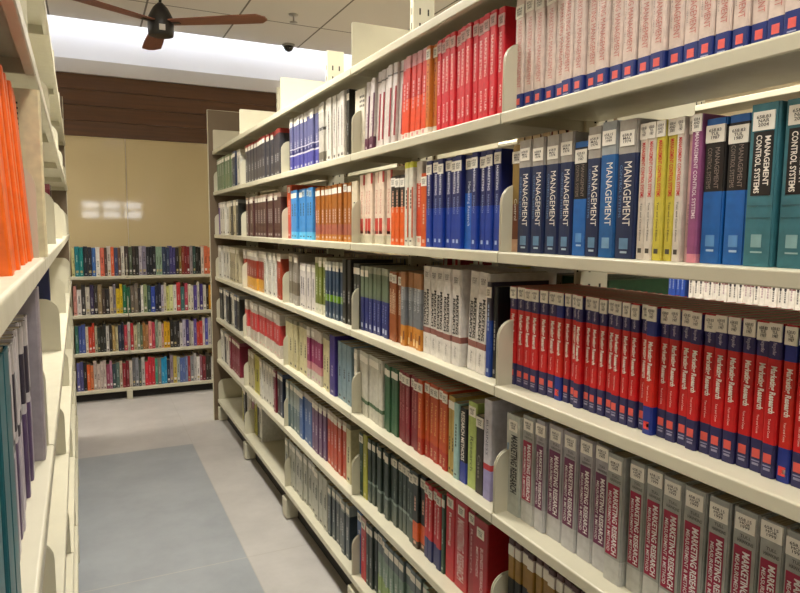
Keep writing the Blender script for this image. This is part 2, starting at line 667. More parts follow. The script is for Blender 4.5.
sty('mgmt_b', 'bright blue book titled MANAGEMENT', 0.243, [(0.76, '#155a98'), (1, '#9aa0a2')], d=0.19, hard=True,
    texts=[('MANAGEMENT', 0.70, 0.24, 0.62, 0.4, W_, True, 0)], patches=[(0.07, 0.15, 0.28, 0.75, '#7ba3c4')], lz=0.87)
sty('goldbrown', 'thin gold and brown book', 0.235, [(0.12, '#c9a184'), (0.45, '#6b3a20'), (1, '#8a6f35')], texts=[('Control', 0.5, 0.3, 0.5, 0.3, W_, True, 0)])
sty('blue_black', 'blue book with black upper half', 0.218, [(0.5, '#1660ac'), (0.95, '#1c1a1b'), (1, '#1660ac')], d=0.19, hard=True,
    texts=[('MANAGEMENT', 0.80, 0.52, 0.66, 0.22, '#8d7f78', True, 0), ('CONTROL SYSTEMS', 0.80, 0.52, 0.3, 0.2, '#8d7f78', True, 0)],
    patches=[(0.12, 0.20, 0.3, 0.72, '#5c93cc'), (0.085, 0.1, 0.35, 0.7, '#a8c4e2')], lz=0.885)
sty('teal_mcs', 'wide teal Management Control Systems book', 0.226, [(1, '#3a7480')], d=0.19, hard=True,
    patches=[(0.44, 0.83, 0.18, 0.86, '#141618'), (0.12, 0.20, 0.3, 0.66, '#86aeb2'), (0.085, 0.095, 0.3, 0.7, '#9fc0c2'), (0.3, 0.306, 0.1, 0.9, '#2f646e'), (0.375, 0.381, 0.1, 0.9, '#2f646e')],
    texts=[('MANAGEMENT', 0.80, 0.5, 0.68, 0.2, W_, True, 0.02), ('CONTROL SYSTEMS', 0.81, 0.455, 0.38, 0.2, W_, True, 0.02)], lz=0.91)
for nm, hx, ds in (('thin_w', '#d8cfc2', 'thin white Management Control Systems book'), ('thin_y', '#cfc04a', 'thin yellow Management Control Systems book')):
    sty(nm, ds, 0.229, [(1, hx)], d=0.18, texts=[('MANAGEMENT CONTROL SYSTEMS', 0.86, 0.46, 0.55, 0.42, '#c8252c', True, 0.02),
                                               ('Text and Cases Edition', 0.42, 0.14, 0.55, 0.2, '#33302c', True, 0.01)],
        patches=[(0.05, 0.085, 0.3, 0.75, '#4a4640')], lz=0.955)
sty('thin_pk', 'thin faded pink Management book', 0.227, [(1, '#cfa9a4')], d=0.18, texts=[('Management', 0.4, 0.1, 0.5, 0.3, '#33302c', True, 0)], lz=0.95)
sty('magenta', 'magenta Management Control Systems book', 0.228, [(0.06, '#d98a98'), (1, '#94507e')], d=0.18,
    texts=[('MANAGEMENT CONTROL SYSTEMS', 0.88, 0.3, 0.6, 0.4, '#e8d6de', True, 0.01)], lz=0.955)
sty('goldblack', 'black book with gold upper band', 0.245, [(0.62, '#1d1c1a'), (0.84, '#9a7420'), (0.95, '#b3a49c'), (1, '#4a2420')], label=False,
    texts=[('METHODS', 0.58, 0.2, 0.5, 0.4, '#c9c4ba', True, 0)])
# second bay
sty('red_s1', 'bright red book with pale title', 0.245, [(1, '#cf1c2c')], d=0.18, texts=[('MARKETING', 0.78, 0.42, 0.45, 0.4, '#e8b0aa', True, 0.02), ('KOTLER', 0.3, 0.1, 0.6, 0.3, '#f0d8d2', True, 0)],
    lw=mat('#d9b0ae', 0.5), lz=0.9)
sty('orange_s1', 'orange-red book with white foot', 0.24, [(0.1, '#eadfd2'), (0.5, '#dd4a22'), (0.86, '#c22a22'), (1, '#c8888a')], label=False)
sty('yelorange', 'amber book with a red title', 0.24, [(0.1, '#e6dccb'), (1, '#c8742c')], texts=[('Marketing', 0.8, 0.2, 0.5, 0.4, '#8e2018', True, 0)])
sty('whitered', 'leaning white book with dark red stripe', 0.243, [(1, '#ccc2be')], d=0.18, label=False, patches=[(0.12, 0.72, 0.62, 0.95, '#8e1f2e'), (0.86, 0.88, 0, 1, '#6b6461')])
sty('thinpurple', 'thin white and plum pamphlet', 0.23, [(0.2, '#5c3046'), (1, '#c9c0bd')], label=False, patches=[(0.1, 0.8, 0.7, 1, '#5c3046')])
sty('creambox', 'wide cream volume with black dots at top', 0.22, [(1, '#d9d2c2')], label=False,
    patches=[(z, z+0.035, y, y+0.1, '#22201e') for z in (0.72, 0.79, 0.86) for y in (0.5, 0.68, 0.86)])
sty('ivoryred', 'ivory book with red foot print', 0.232, [(0.12, '#c8c0a8'), (1, '#e2cdb9')], d=0.18, label=False,
    patches=[(0.14, 0.36, 0.15, 0.7, '#c43a30'), (0.14, 0.18, 0.15, 0.7, '#2a2624'), (0.85, 1, 0.72, 1, '#b02a26')], texts=[('Marketing', 0.75, 0.42, 0.45, 0.3, '#c46a58', True, 0)])
sty('ivory', 'plain ivory book', 0.215, [(1, '#d3c7ae')], label=False)
sty('blackorange', 'orange book with black upper half', 0.21, [(0.55, '#dd5c1e'), (1, '#2b2522')], d=0.17)
sty('whiteyellow', 'white book with yellow tip', 0.243, [(0.93, '#d6d2c4'), (1, '#d0d040')], label=False, patches=[(0.1, 0.7, 0.7, 0.95, '#c0583a')])
sty('redwhite', 'white-footed orange and red book', 0.24, [(0.12, '#e4dccf'), (0.75, '#cf4524'), (1, '#cfc9bd')], label=False)
sty('orangethin', 'thin burnt orange book', 0.205, [(1, '#c8521c')])
sty('blue_s2', 'royal blue Marketing Research book', 0.235, [(0.45, '#143a9c'), (1, '#1c2462')], d=0.18,
    texts=[('MARKETING', 0.84, 0.6, 0.55, 0.34, '#d9dcec', True, 0.02), ('RESEARCH', 0.56, 0.38, 0.55, 0.26, '#93a4d2', True, 0)], patches=[(0.06, 0.1, 0.35, 0.65, '#aebfe6')])
sty('blue_s2b', 'brighter blue book with pale streak', 0.232, [(0.6, '#1c62c4'), (1, '#27305e')], d=0.18, texts=[('Marketing Research', 0.72, 0.25, 0.5, 0.35, '#cdd8f0', True, 0)],
    patches=[(0.0, 0.22, 0.82, 1, '#d5d3c8')])
sty('navygreen', 'navy book with mottled green upper half', 0.225, [(0.52, '#20286a'), (0.9, '#62705a'), (1, '#989a88')], d=0.18, label=False, patches=[(0.05, 0.12, 0.3, 0.7, '#a8b0cc')],
    texts=[('Market', 0.46, 0.2, 0.5, 0.3, '#8a93c4', True, 0)])
sty('darkgreen', 'slim black-green book', 0.23, [(1, '#2e332e')], label=False)
sty('brown_s3', 'rust brown book with dotted title', 0.22, [(1, '#8e4a22')], d=0.18, texts=[('MARKETING', 0.75, 0.4, 0.35, 0.28, '#dcc0a0', True, 0.02), ('RESEARCH', 0.7, 0.4, 0.72, 0.2, '#dcc0a0', True, 0.02)])
sty('pictorial', 'picture-covered grey book with orange foot', 0.225, [(0.28, '#c98432'), (0.62, '#73777c'), (0.8, '#8a8d92'), (1, '#a8744c')], d=0.18, label=False,
    texts=[('Research', 0.8, 0.5, 0.5, 0.4, '#c4c8cc', True, 0)], patches=[(0.03, 0.12, 0.1, 0.4, '#e8c890'), (0.08, 0.2, 0.6, 0.9, '#7c4318')])
sty('white_mr', 'white MARKETING RESEARCH book with brown band', 0.25, [(0.24, '#dcd7d0'), (0.305, '#8e5a52'), (1, '#d9d3cd')], d=0.2, hard=True,
    texts=[('MARKETING', 0.74, 0.33, 0.66, 0.3, '#2b2829', True, 0.035), ('RESEARCH', 0.7, 0.33, 0.3, 0.3, '#2b2829', True, 0.035), ('Aaker', 0.2, 0.06, 0.5, 0.2, '#8a8480', True, 0)], lz=0.9, lw=mat('#cfc9c4', 0.5))
sty('thinblue', 'dark blue book with pale label', 0.23, [(0.6, '#1d3f8e'), (1, '#3a3340')])
sty('black_s3', 'plain black book', 0.22, [(1, '#191b1f')], label=False)
sty('creamgreen', 'cream journal with low green dashes', 0.226, [(0.2, '#c6c3b4'), (0.26, '#4f6b4b'), (1, '#c9c6b8')], label=False, texts=[('Journal', 0.95, 0.8, 0.5, 0.4, '#5d5a50', True, 0.01)])
sty('green_s4', 'bottle green book', 0.218, [(1, '#2f5a3c')], texts=[('Consumer', 0.8, 0.4, 0.5, 0.3, '#a8b89c', True, 0)])
sty('maroon', 'maroon book', 0.222, [(1, '#7c1826')], texts=[('Consumer Behaviour', 0.8, 0.3, 0.5, 0.3, '#c98f8a', True, 0)])
sty('redorange_s4', 'red-orange book with gold title', 0.222, [(0.22, '#b0301e'), (1, '#bb4a1c')], texts=[('Marketing', 0.75, 0.35, 0.5, 0.4, '#e6b060', True, 0), ('PHI', 0.15, 0.05, 0.5, 0.3, '#e6cba0', True, 0)])
sty('straw', 'straw yellow book', 0.215, [(1, '#b59a52')], label=False)
sty('tealthin', 'thin pale teal book', 0.205, [(1, '#9cc0bc')], label=False)
sty('navyblack', 'navy-footed black book with a white title', 0.2, [(0.28, '#2a3c9a'), (1, '#15171f')], label=False, texts=[('RESEARCH METHODS', 0.95, 0.3, 0.5, 0.5, W_, True, 0.02)])
sty('lightgreen', 'light green book', 0.225, [(1, '#a9bb68')], texts=[('Research', 0.6, 0.2, 0.5, 0.35, '#3d4a2c', True, 0)])
sty('blackbrown', 'brown-black book', 0.2, [(1, '#2c2420')], texts=[('Cases', 0.5, 0.2, 0.5, 0.35, '#8f8a80', True, 0)])
sty('lavender', 'tall lavender and white book', 0.25, [(0.3, '#9d97c8'), (0.36, '#b8323c'), (1, '#c3c0c8')], label=False, texts=[('BUSINESS', 0.8, 0.45, 0.5, 0.3, '#55536a', True, 0)])
sty('greendark', 'dark green mottled book', 0.23, [(0.3, '#4f5a52'), (0.34, '#86958a'), (1, '#2c3b33')], label=True, texts=[('Strategy', 0.7, 0.4, 0.5, 0.3, '#8fa090', True, 0)])
sty('limethin', 'slim lime-edged book', 0.235, [(1, '#a8a63e')], label=False)
sty('orangeblack', 'black book with orange picture at foot', 0.235, [(0.1, '#4a3a2c'), (0.35, '#d0561e'), (1, '#232a26')], label=True)
sty('rednavy5', 'red book with navy foot', 0.228, [(0.28, '#2a2f66'), (1, '#c22428')], texts=[('Marketing', 0.8, 0.4, 0.5, 0.34, W_, True, 0)])
sty('darkgreen5', 'deep green book', 0.23, [(1, '#2f4a36')])
sty('red5', 'plain red book', 0.24, [(1, '#c01c26')], texts=[('Retailing', 0.8, 0.4, 0.5, 0.34, W_, True, 0)])
sty('red5w', 'wide red Marketing Research book', 0.245, [(1, '#b81f2b')], texts=[('MARKETING RESEARCH', 0.8, 0.1, 0.5, 0.55, '#e6c9c6', True, 0.02)])
sty('red5d', 'dark red book', 0.24, [(1, '#96141e')], texts=[('Research', 0.8, 0.3, 0.5, 0.3, '#d8a8a4', True, 0)])
sty('red5x', 'widest crimson book with a white label', 0.24, [(1, '#a3141f')], texts=[('BUSINESS RESEARCH', 0.7, 0.2, 0.62, 0.2, '#e8ccc8', True, 0.01), ('METHODS', 0.68, 0.35, 0.3, 0.16, '#e8ccc8', True, 0.01)], lz=0.84)
sty('blue6', 'bright blue book', 0.235, [(1, '#2f5f9c')], texts=[('Business', 0.7, 0.3, 0.5, 0.3, W_, True, 0)])
sty('red6', 'scarlet book', 0.232, [(0.9, '#c2222e'), (1, '#c9a49c')], texts=[('Accounts', 0.7, 0.3, 0.5, 0.34, W_, True, 0)])
sty('dark6', 'black-green thin book', 0.23, [(1, '#27332f')], label=False)
sty('green6', 'mottled grey-green report', 0.225, [(0.35, '#7f9a55'), (0.7, '#6f8a7a'), (1, '#5f6d70')], label=True)
sty('pale6', 'pale green-grey report', 0.215, [(1, '#9fb0a0')], label=True)
# third bay
sty('navy3', 'navy-purple volume with white rules', 0.235, [(0.28, '#4a4a92'), (0.31, '#c9c6d4'), (0.4, '#3a3a6c'), (0.42, '#c9c6d4'), (0.9, '#5a5c84'), (1, '#c2beb6')], label=False)
sty('greyw3', 'grey-white bound volume', 0.24, [(0.2, '#6d675c'), (0.55, '#b8b3a8'), (0.6, '#3f3c3a'), (1, '#bcb8ae')], label=False)
sty('white3', 'white volume', 0.24, [(1, '#cdc8bf')], label=False, patches=[(0.2, 0.8, 0.35, 0.6, '#a59a98')])
sty('black3', 'slim black volume', 0.24, [(1, '#26241f')], label=False)
sty('skyblue', 'sky blue book', 0.22, [(0.15, '#58b4e4'), (1, '#3b86c8')], lz=0.9, lw=mat('#9fbad0', 0.5))
sty('redorange3', 'tall red-orange book', 0.25, [(0.4, '#b8382c'), (1, '#c04a22')])
sty('brown3', 'brown book with amber foot', 0.215, [(0.12, '#b0702c'), (0.3, '#a05a4a'), (1, '#9a5a1e')], lz=0.9)
sty('greybrown', 'grey-brown volume', 0.235, [(0.2, '#9a948a'), (0.45, '#6e6454'), (1, '#8a8276')], label=False)
sty('whitepurple', 'white-spined book', 0.2, [(1, '#cfc8c2')], label=False, patches=[(0.3, 0.7, 0.3, 0.6, '#a79fa4')])
sty('olive', 'olive green book with white foot', 0.235, [(0.18, '#cfcdb8'), (0.9, '#6f7a34'), (1, '#b8b49c')], label=False)
sty('navygreen3', 'navy book with bright green band', 0.225, [(0.3, '#36485c'), (0.42, '#6f9a24'), (0.9, '#2e4258'), (1, '#b9b9b0')], label=False)
sty('cream3', 'cream volume', 0.23, [(0.92, '#cdc49a'), (1, '#7d7864')], label=False)
sty('magpanel', 'cream volume with magenta panel', 0.23, [(0.2, '#c9c2b4'), (0.35, '#c98a8e'), (0.8, '#8e2f5c'), (1, '#c9c0b4')], label=False)
sty('purple3', 'deep purple volume', 0.24, [(1, '#3a2a7c')], label=False)
sty('bluegrey', 'blue-grey volume', 0.225, [(1, '#7f97a2')], label=False)
sty('teal3', 'grey-teal report', 0.225, [(0.5, '#66797c'), (1, '#98a29c')], label=False)
sty('plum3', 'plum report', 0.225, [(0.9, '#6a4a6c'), (1, '#c0b8b0')], label=False)
sty('blue3', 'slate blue report', 0.225, [(0.9, '#48659a'), (1, '#c0b8b0')], label=False)
sty('coral3', 'coral red report', 0.225, [(0.9, '#b8482e'), (1, '#c0b0a0')], label=False)
sty('whitegrey6', 'white-grey journal', 0.225, [(1, '#b5b5a8')], label=False, patches=[(0.4, 0.7, 0.6, 0.8, '#6f7668')])
sty('dark63', 'dark grey journal', 0.215, [(0.8, '#4a555a'), (1, '#9aa09c')], label=False)
for nm, hx, hx2 in (('d4a', '#3f3d42', '#a03a34'), ('d4b', '#4a2f2c', '#b8a090'), ('g4', '#6a7c5c', '#8a9470'), ('w4', '#d0cdc2', '#b9b4a8'), ('p4', '#6b4a8c', '#c8bcc4'),
                    ('r4', '#a04028', '#c9bba8'), ('rw4', '#c84444', '#cfc6b8'), ('y4', '#b8b034', '#c8c068'), ('k4', '#2f302f', '#7b7c78'), ('m4', '#7c2838', '#94505a'),
                    ('b4', '#b8ae90', '#c8c0a8'), ('n4', '#27324a', '#55607a'), ('o4', '#c8742c', '#cfa070'), ('e4', '#5c7a5c', '#8aa080')):
    sty(nm, 'far book', 0.225, [(0.9, hx), (1, hx2)], label=False)
for nm, lo, hi in (('rw_band', '#cfc6b8', '#c84444'), ('r_band', '#d09a3c', '#963826')):
    sty(nm, 'far book', 0.225, [(0.3, lo), (0.75, hi), (1, '#c8bfb2')], label=False)
# beside the camera
sty('l_orange', 'bright orange book', 0.245, [(1, '#e8671a')], label=False, d=0.2)
sty('l_red', 'orange-red book', 0.25, [(1, '#dc4f16')], label=False, d=0.2)
sty('l_white', 'white book', 0.24, [(1, '#d8d2c8')], label=False, d=0.2)
sty('l_teal', 'dark teal book', 0.245, [(1, '#14606a')], label=False, d=0.21)
sty('l_mag', 'dark journal with white and purple edges', 0.225, [(0.5, '#5c4a6c'), (0.56, '#c8c4c4'), (0.85, '#3a3440'), (1, '#bdb6b2')], label=False, d=0.2)
sty('l_magw', 'pale lilac journal', 0.228, [(0.5, '#b9b1bb'), (0.56, '#3a3440'), (1, '#c9c3c4')], label=False, d=0.2)


def book_geo(s, t):
    b = MB()
    h, d = s['h'], s['d']
    bt = 0.0024 if s['hard'] else 0.0012
    bow = 0.0022 if s['hard'] else 0.0006
    bow = min(bow, t*0.15)
    r = min(0.0025, t*0.2)
    y = t/2
    out = [(d, -y), (r, -y)] + [(r*0.3, -y+r*0.35), (0, -y+r)]
    for q in (-0.5, 0, 0.5):
        out.append((-bow*(1-q*q), q*2*(y-r)))
    out += [(0, y-r), (r*0.3, y-r*0.35), (r, y), (d, y)]
    inn = [(d, y-bt), (r+bt, y-bt), (bt, y-r-bt), (bt, -y+r+bt), (r+bt, -y+bt), (d, -y+bt)]
    poly = out + inn
    n = len(poly)
    zs = [0.0] + [f*h for f, c in s['bands']]
    no = len(out)
    for k, (f, c) in enumerate(s['bands']):
        v = [(px, py, zs[k]) for px, py in poly] + [(px, py, zs[k+1]) for px, py in poly]
        fs = [(i, i+n, (i+1) % n+n, (i+1) % n) for i in range(n)]
        fs = [tuple(reversed(q)) for q in fs]
        b.add(v, fs, CV(c))
    for z, c, up in ((0, s['bands'][0][1], False), (h, s['bands'][-1][1], True)):
        v = [(px, py, z) for px, py in poly]
        # cap between outer and inner outlines
        a = [(0, 1, n-2, n-1), (1, 2, 3, n-3, n-2), (3, 4, 5, 6, 7, n-4, n-3), (7, 8, 9, n-5, n-4), (9, 10, n-6, n-5)]
        b.add(v, [q if up else tuple(reversed(q)) for q in a], CV(c))
    xf = -bow-0.0003
    for z0, z1, y0, y1, c in s['patches']:
        b.box(xf, 0.001, y-y1*t, y-y0*t, z0*h, z1*h, CV(c))
    return b, xf, bt


def pages_geo(s, t, bt):
    b = MB()
    b.box(0.0035, s['d']-0.003, -t/2+bt+0.0002, t/2-bt-0.0002, 0.003 if s['hard'] else 0.0006, s['h']-(0.0035 if s['hard'] else 0.0008), s['pages'])
    return b


BM = {}
CALL = ['658.8\nMAL\n1974', '658.83\nTUL\n1987', '658.4\nAND\n2001', '658.83\nNAR\n2004', '658.15\nHOR\n1999']


def book_meshes(key, t):
    k = (key, round(t*1500))
    if k in BM:
        return BM[k]
    s = STY[key]
    b, xf, bt = book_geo(s, t)
    h = s['h']
    for st, zt, zb, yc, wd, c, down, bold in s['texts']:
        spine_text(b, st, zt*h, zb*h, t/2-yc*t, wd*t, CV(c), xf-0.0004, down, bold)
    cover = b.mesh('cover')
    pg = pages_geo(s, t, bt).mesh('pages')
    lb = None
    if s['label']:
        l = MB()
        wd = min(t*0.94, 0.032)
        lh = 0.026
        l.box(xf-0.0007, 0.001, -wd/2, wd/2, -lh/2, lh/2, s['lw'])
        if t > 0.009:
            vs, fs = text_geo(CALL[hash_(key) % 5], 0.01)
            l.add([(xf-0.0011, wd*0.33-a*wd*0.66, -lh*0.3+c_*lh*0.6) for a, c_ in vs], fs, INK)
        lb = l.mesh('label')
    BM[k] = (cover, pg, lb)
    return BM[k]


def hash_(s):
    return sum(ord(c)*(i+3) for i, c in enumerate(s))


ALL = []       # every book: style, thickness, unit matrix, y, z, lean, setback, level word, bay word, weight


def y_of_u(u, x, z):
    c = (u-400)/FPX
    n = R_-F_*c
    return -(n.x*x+n.z*(z-CH))/n.y


def project(P):
    v = Vector(P)-Vector((0, 0, CH))
    d = v.dot(F_)
    if d < 0.05:
        return None
    return 400+FPX*v.dot(R_)/d, 296.5-FPX*v.dot(U_)/d, d


LVW = {1: 'top', 2: 'second', 3: 'third', 4: 'fourth', 5: 'fifth', 6: 'bottom'}
BYW = {0: 'first', 1: 'second', 2: 'third', 3: 'fourth', 4: 'fifth'}


def row(level, bay_i, u0, entries, set_=0.042):
    z = LV[level]
    x = XR+set_
    ya = y_of_u(u0, x, z)
    for en in entries:
        u1, n, key = en[:3]
        lean = math.radians(en[3]) if len(en) > 3 else 0
        yb = y_of_u(u1, x, z)
        t = (ya-yb)/n
        if key:
            for i in range(n):
                k = key if isinstance(key, str) else key[i % len(key)]
                ALL.append(dict(k=k, t=max(0.004, t*math.cos(lean)*(rnd.uniform(0.93, 0.97) if bay_i < 2 else rnd.uniform(0.82, 0.93))-0.0004), U=UR, y=ya-(i+0.5)*t, z=z, lean=lean, sb=set_+rnd.uniform(-0.005, 0.007), rz=rnd.uniform(-0.003, 0.003), sh=rnd.uniform(0, 0.0008),
                                lv=LVW[level], bay=BYW[bay_i], side='R'))
        ya = yb


# --- first bay
G, P = 'grey_mr', 'grey_mrp'
row(1, 0, 514.5, [(697, 15, 'white_mm'), (803, 6, 'white_mm'), (860, 3, 'white_mm')])
row(2, 0, 508, [(517.5, 1, 'goldbrown'), (530.6, 1, 'mgmt'), (543, 1, 'mgmt'), (556.5, 1, 'mgmt'), (569.6, 1, 'mgmt'), (584, 1, 'blue_black'), (598.8, 1, 'mgmt'),
                (615.5, 1, 'mgmt_b'), (635, 1, 'mgmt'), (652, 2, 'thin_w'), (671, 2, 'thin_y'), (679.5, 1, 'thin_w'), (687, 1, 'thin_pk'), (697, 1, 'magenta'),
                (742, 2, 'blue_black'), (806, 2, 'teal_mcs'), (845, 1, 'teal_mcs')], 0.03)
row(3, 0, 508.5, [(553, 6, 'red_mr'), (560, 1, 'red_mr2'), (643, 11, 'red_mr'), (653, 1, 'red_mr2'), (773, 10, 'red_mr'), (787, 1, 'red_mr2'), (802, 1, 'red_mr'), (850, 3, 'red_mr')], 0.048)
row(4, 0, 505, [(520, 1, 'grey_mr0'), (533, 1, G), (543, 1, P), (558.5, 1, P), (573.5, 1, P), (588.5, 1, P), (604, 1, P), (622, 1, G), (638.5, 1, G), (657, 1, G),
                (678, 1, G), (701.5, 1, G), (724.5, 1, G), (751, 1, G), (776, 1, G), (803, 1, G), (833, 1, G)], 0.045)
row(5, 0, 506, [(640, 17, 'goldblack')], 0.04)
# --- second bay
row(1, 1, 353, [(363, 1, 'creambox', 2), (374, 3, 'thinpurple', 5), (400, 6, 'whitered', 5), (426, 5, 'orange_s1', 3), (434, 2, 'yelorange', 1), (501, 12, 'red_s1')], 0.035)
row(2, 1, 352, [(358, 1, 'ivory'), (391, 6, 'ivoryred'), (405, 3, 'blackorange'), (414, 2, 'whiteyellow'), (420, 1, 'redwhite'), (426, 1, 'orangethin'), (462, 6, 'blue_s2'),
                (471, 1, 'blue_s2b'), (497, 4, 'blue_s2')], 0.03)
row(3, 1, 354, [(361, 2, 'darkgreen'), (388, 7, 'navygreen'), (401, 3, 'brown_s3'), (421, 4, 'pictorial'), (461.5, 5, 'white_mr'), (465, 1, None), (485, 2, 'white_mr', 3), (490, 1, 'thinblue'), (494, 1, 'black_s3')], 0.035)
row(4, 1, 355, [(383, 8, 'creamgreen'), (397, 4, 'green_s4'), (418, 5, 'maroon'), (447, 6, 'redorange_s4'), (454, 2, 'straw'), (459, 1, 'tealthin'), (466, 1, 'navyblack'), (475, 1, 'lightgreen'),
                (483, 1, 'blackbrown'), (491, 1, 'lavender')], 0.035)
row(5, 1, 360, [(364, 1, 'darkgreen5'), (368, 1, 'limethin'), (413, 12, 'greendark'), (424, 2, 'orangeblack'), (441, 4, 'rednavy5'), (444, 1, 'darkgreen5'), (453, 1, 'red5'), (466, 1, 'red5w'), (473, 1, 'red5d'), (488, 1, 'red5x')], 0.04)
row(6, 1, 357, [(362, 1, 'blue6'), (367, 1, 'red6'), (376, 3, 'dark6'), (420, 9, 'green6'), (445, 4, 'pale6')], 0.035)
# --- third bay
row(1, 2, 288, [(291, 1, 'black3'), (318, 8, 'navy3'), (327, 3, 'greyw3'), (332, 1, 'white3'), (345, 3, 'white3'), (348, 1, 'black3')], 0.03)
row(2, 2, 286, [(291, 1, 'redorange3'), (314, 6, 'skyblue'), (351, 10, 'brown3')], 0.03)
row(3, 2, 288, [(299, 3, 'greybrown'), (315, 4, 'whitepurple'), (326, 3, 'olive'), (342, 5, 'navygreen3'), (350, 2, 'black3')], 0.03)
row(4, 2, 286, [(307, 5, 'cream3'), (322, 4, 'magpanel'), (330, 2, 'cream3'), (336, 1, 'purple3'), (351, 3, 'bluegrey')], 0.03)
row(5, 2, 287, [(300, 4, 'teal3'), (312, 3, 'blue3'), (326, 4, 'plum3'), (345, 5, 'coral3'), (350, 1, 'cream3')], 0.03)
row(6, 2, 286, [(328, 11, 'whitegrey6'), (350, 6, 'dark63')], 0.035)
# --- fourth and fifth bay
row(1, 3, 245, [(281, 11, 'd4a')], 0.03)
row(2, 3, 246, [(281, 11, 'd4b')], 0.03)
row(3, 3, 244, [(264, 7, 'r_band'), (276, 4, 'w4'), (282, 2, 'r4')], 0.03)
row(4, 3, 246, [(281, 10, 'rw_band')], 0.03)
row(5, 3, 248, [(254, 2, 'b4'), (260, 1, 'y4'), (274, 5, 'w4'), (282, 3, ('m4', 'k4', 'n4'))], 0.03)
row(6, 3, 242, [(262, 8, ('y4', 'k4', 'w4', 'b4', 'm4'))], 0.06)
row(1, 4, 214, [(233, 8, 'g4'), (240, 2, ('n4', 'w4'))], 0.03)
row(2, 4, 214.5, [(221, 3, 'p4'), (229, 3, 'w4'), (239, 4, ('b4', 'k4'))], 0.03)
row(3, 4, 217, [(229, 4, 'w4'), (239, 4, 'b4')], 0.03)
row(4, 4, 219, [(240, 9, ('k4', 'k4', 'w4', 'n4'))], 0.03)
row(5, 4, 219, [(230, 4, ('k4', 'w4')), (241, 5, 'm4')], 0.03)


# --- range beside the camera (distances along the aisle)
def lrow(level, y, entries):
    z = LV[level]
    for n, t, key, lean, sb in entries:
        for i in range(n):
            if key:
                k = key if isinstance(key, str) else key[i % len(key)]
                ALL.append(dict(k=k, t=t-0.0008, U=UL, y=-(y+t/2), z=z, lean=math.radians(lean), sb=sb+rnd.uniform(-0.003, 0.004), ry=(math.radians(3.2) if key == ('l_orange', 'l_red') else 0), lv=LVW[level], bay='', side='L'))
            y += t


sty('l_cream', 'tall cream book with printed back cover', 0.262, [(1, '#d3c9a2')], label=False, d=0.2)
sty('l_olive', 'dark olive book', 0.235, [(1, '#45462a')], label=False, d=0.2)
sty('l_navy', 'navy book behind a white bookend', 0.25, [(1, '#1b2350')], label=False, d=0.2)
sty('l_lilac', 'wide lilac-grey binder', 0.262, [(1, '#9c9499')], label=False, d=0.22)
lrow(2, 0.50, [(8, 0.03, 'l_white', 0, 0.03), (17, 0.0245, ('l_orange', 'l_red'), 0, 0.015)])
lrow(2, 1.182, [(1, 0.03, 'l_cream', 0, -0.003)])
lrow(3, 0.47, [(5, 0.043, 'l_teal', 0, 0.016), (19, 0.0212, ('l_mag', 'l_magw', 'l_mag'), 0, 0.024), (1, 0.05, 'l_lilac', 0, 0.011)])
lrow(3, 1.19, [(1, 0.02, 'l_olive', 0, 0.05)])
lrow(3, 2.07, [(1, 0.03, 'l_navy', 0, 0.03)])
lrow(4, 1.25, [(9, 0.025, ('k4', 'n4', 'w4'), 0, 0.05)])
lrow(2, 2.15, [(3, 0.03, ('n4', 'm4', 'rw4'), 0, 0.05)])
lrow(1, 2.6, [(6, 0.03, ('w4', 'n4'), 0, 0.05)])
lrow(5, 1.6, [(8, 0.03, ('w4', 'k4', 'n4'), 0, 0.05)])
lrow(2, 3.1, [(6, 0.03, ('m4', 'k4'), 0, 0.05)])
lrow(4, 3.0, [(6, 0.03, ('n4', 'w4'), 0, 0.05)])

# --- low shelving at the end of the aisle: colours read along each shelf
BACK = {
    1: 'c9c48a 1d7c86 16807e 27303c 1f2430 3a6ab0 e4e0d8 d26a54 5a4038 d8cfc6 e0683c 44507a 6c4c3c dcd8cc 3c2a28 55604c 33261f 2a2522 b9b2bc 8a8296 22242c 1d2028 22242a 8fa890 8fa890 34405c 34405c 4a4480 46407c 2a2420 7c6a34 8a3a24 7c1c20 7c1c20 9a8f90 2f4a44 26221f 24241f d8c8b8 e07a54 e07a54 3a7f8c 3f78c4',
    2: 'c88a80 d8d0cc 3a3634 c9c2b4 3b3052 36302c 8c7a5c 4a3c34 2c2624 b9ac98 8f8a96 dcbc20 dcbc20 1c6a44 1f5a3c 6c6054 7c7264 34302e e4e0d8 8c9a70 31514c 3048a4 272a3c 24243a b8b0c4 cfc6ae cfd07a d8dca0 e0dcd4 c83a3c 3f6c6c c0485c d8d2bc d4cfc0 5a4a94 d6d2c2 4a3c7c d0ccbc 3c2e28 d99a1c d99a1c a89c94',
    3: '3a6a5c 46589c 4a5ca0 e0d4bc c23c24 c23c24 a8a48c 30382c 26281f 2b2c28 c8c4bc 30281f a88c54 c8be94 303248 2a2c3c b83c4c dccfc8 b82c34 c4ba98 9aa088 5c6a50 a8743c b8885c dc8a80 c03850 8a9a88 b9b4a0 d8a49a d9a61c d9a61c 2c2824 33302c 2a2626 d8d2d0 c4bcd0 3f3470 b8b0a8 c4c0b8 6c5aa0 d0503c c03c38 e4dcd4 5a5cb8 c8c4bc 34484c 2a4a6a 24507c',
    4: '5a5890 4a4a7c 1f1c1a d8602c d88050 b9aaa0 c4b2a8 c8b8b0 c0b0a8 a04864 b07890 34484c 5a7068 c8b49c 8c1c28 7c1c24 d0c4b8 6c6c70 8a8c94 4c5450 b8b4b0 d83040 d02a3c c02a38 4c9c84 7c7c74 1f96c8 1f96c8 2a3044 9a8a98 c4ae54 a8b4b0 5c70a8 6478b0 7c8ab0 a8383c 8a8c90 c4c0bc e0dcd8 a06c78 7c2c34 3c3830 3c3830 e0dcd4 dc4440 2c5ca4',
}
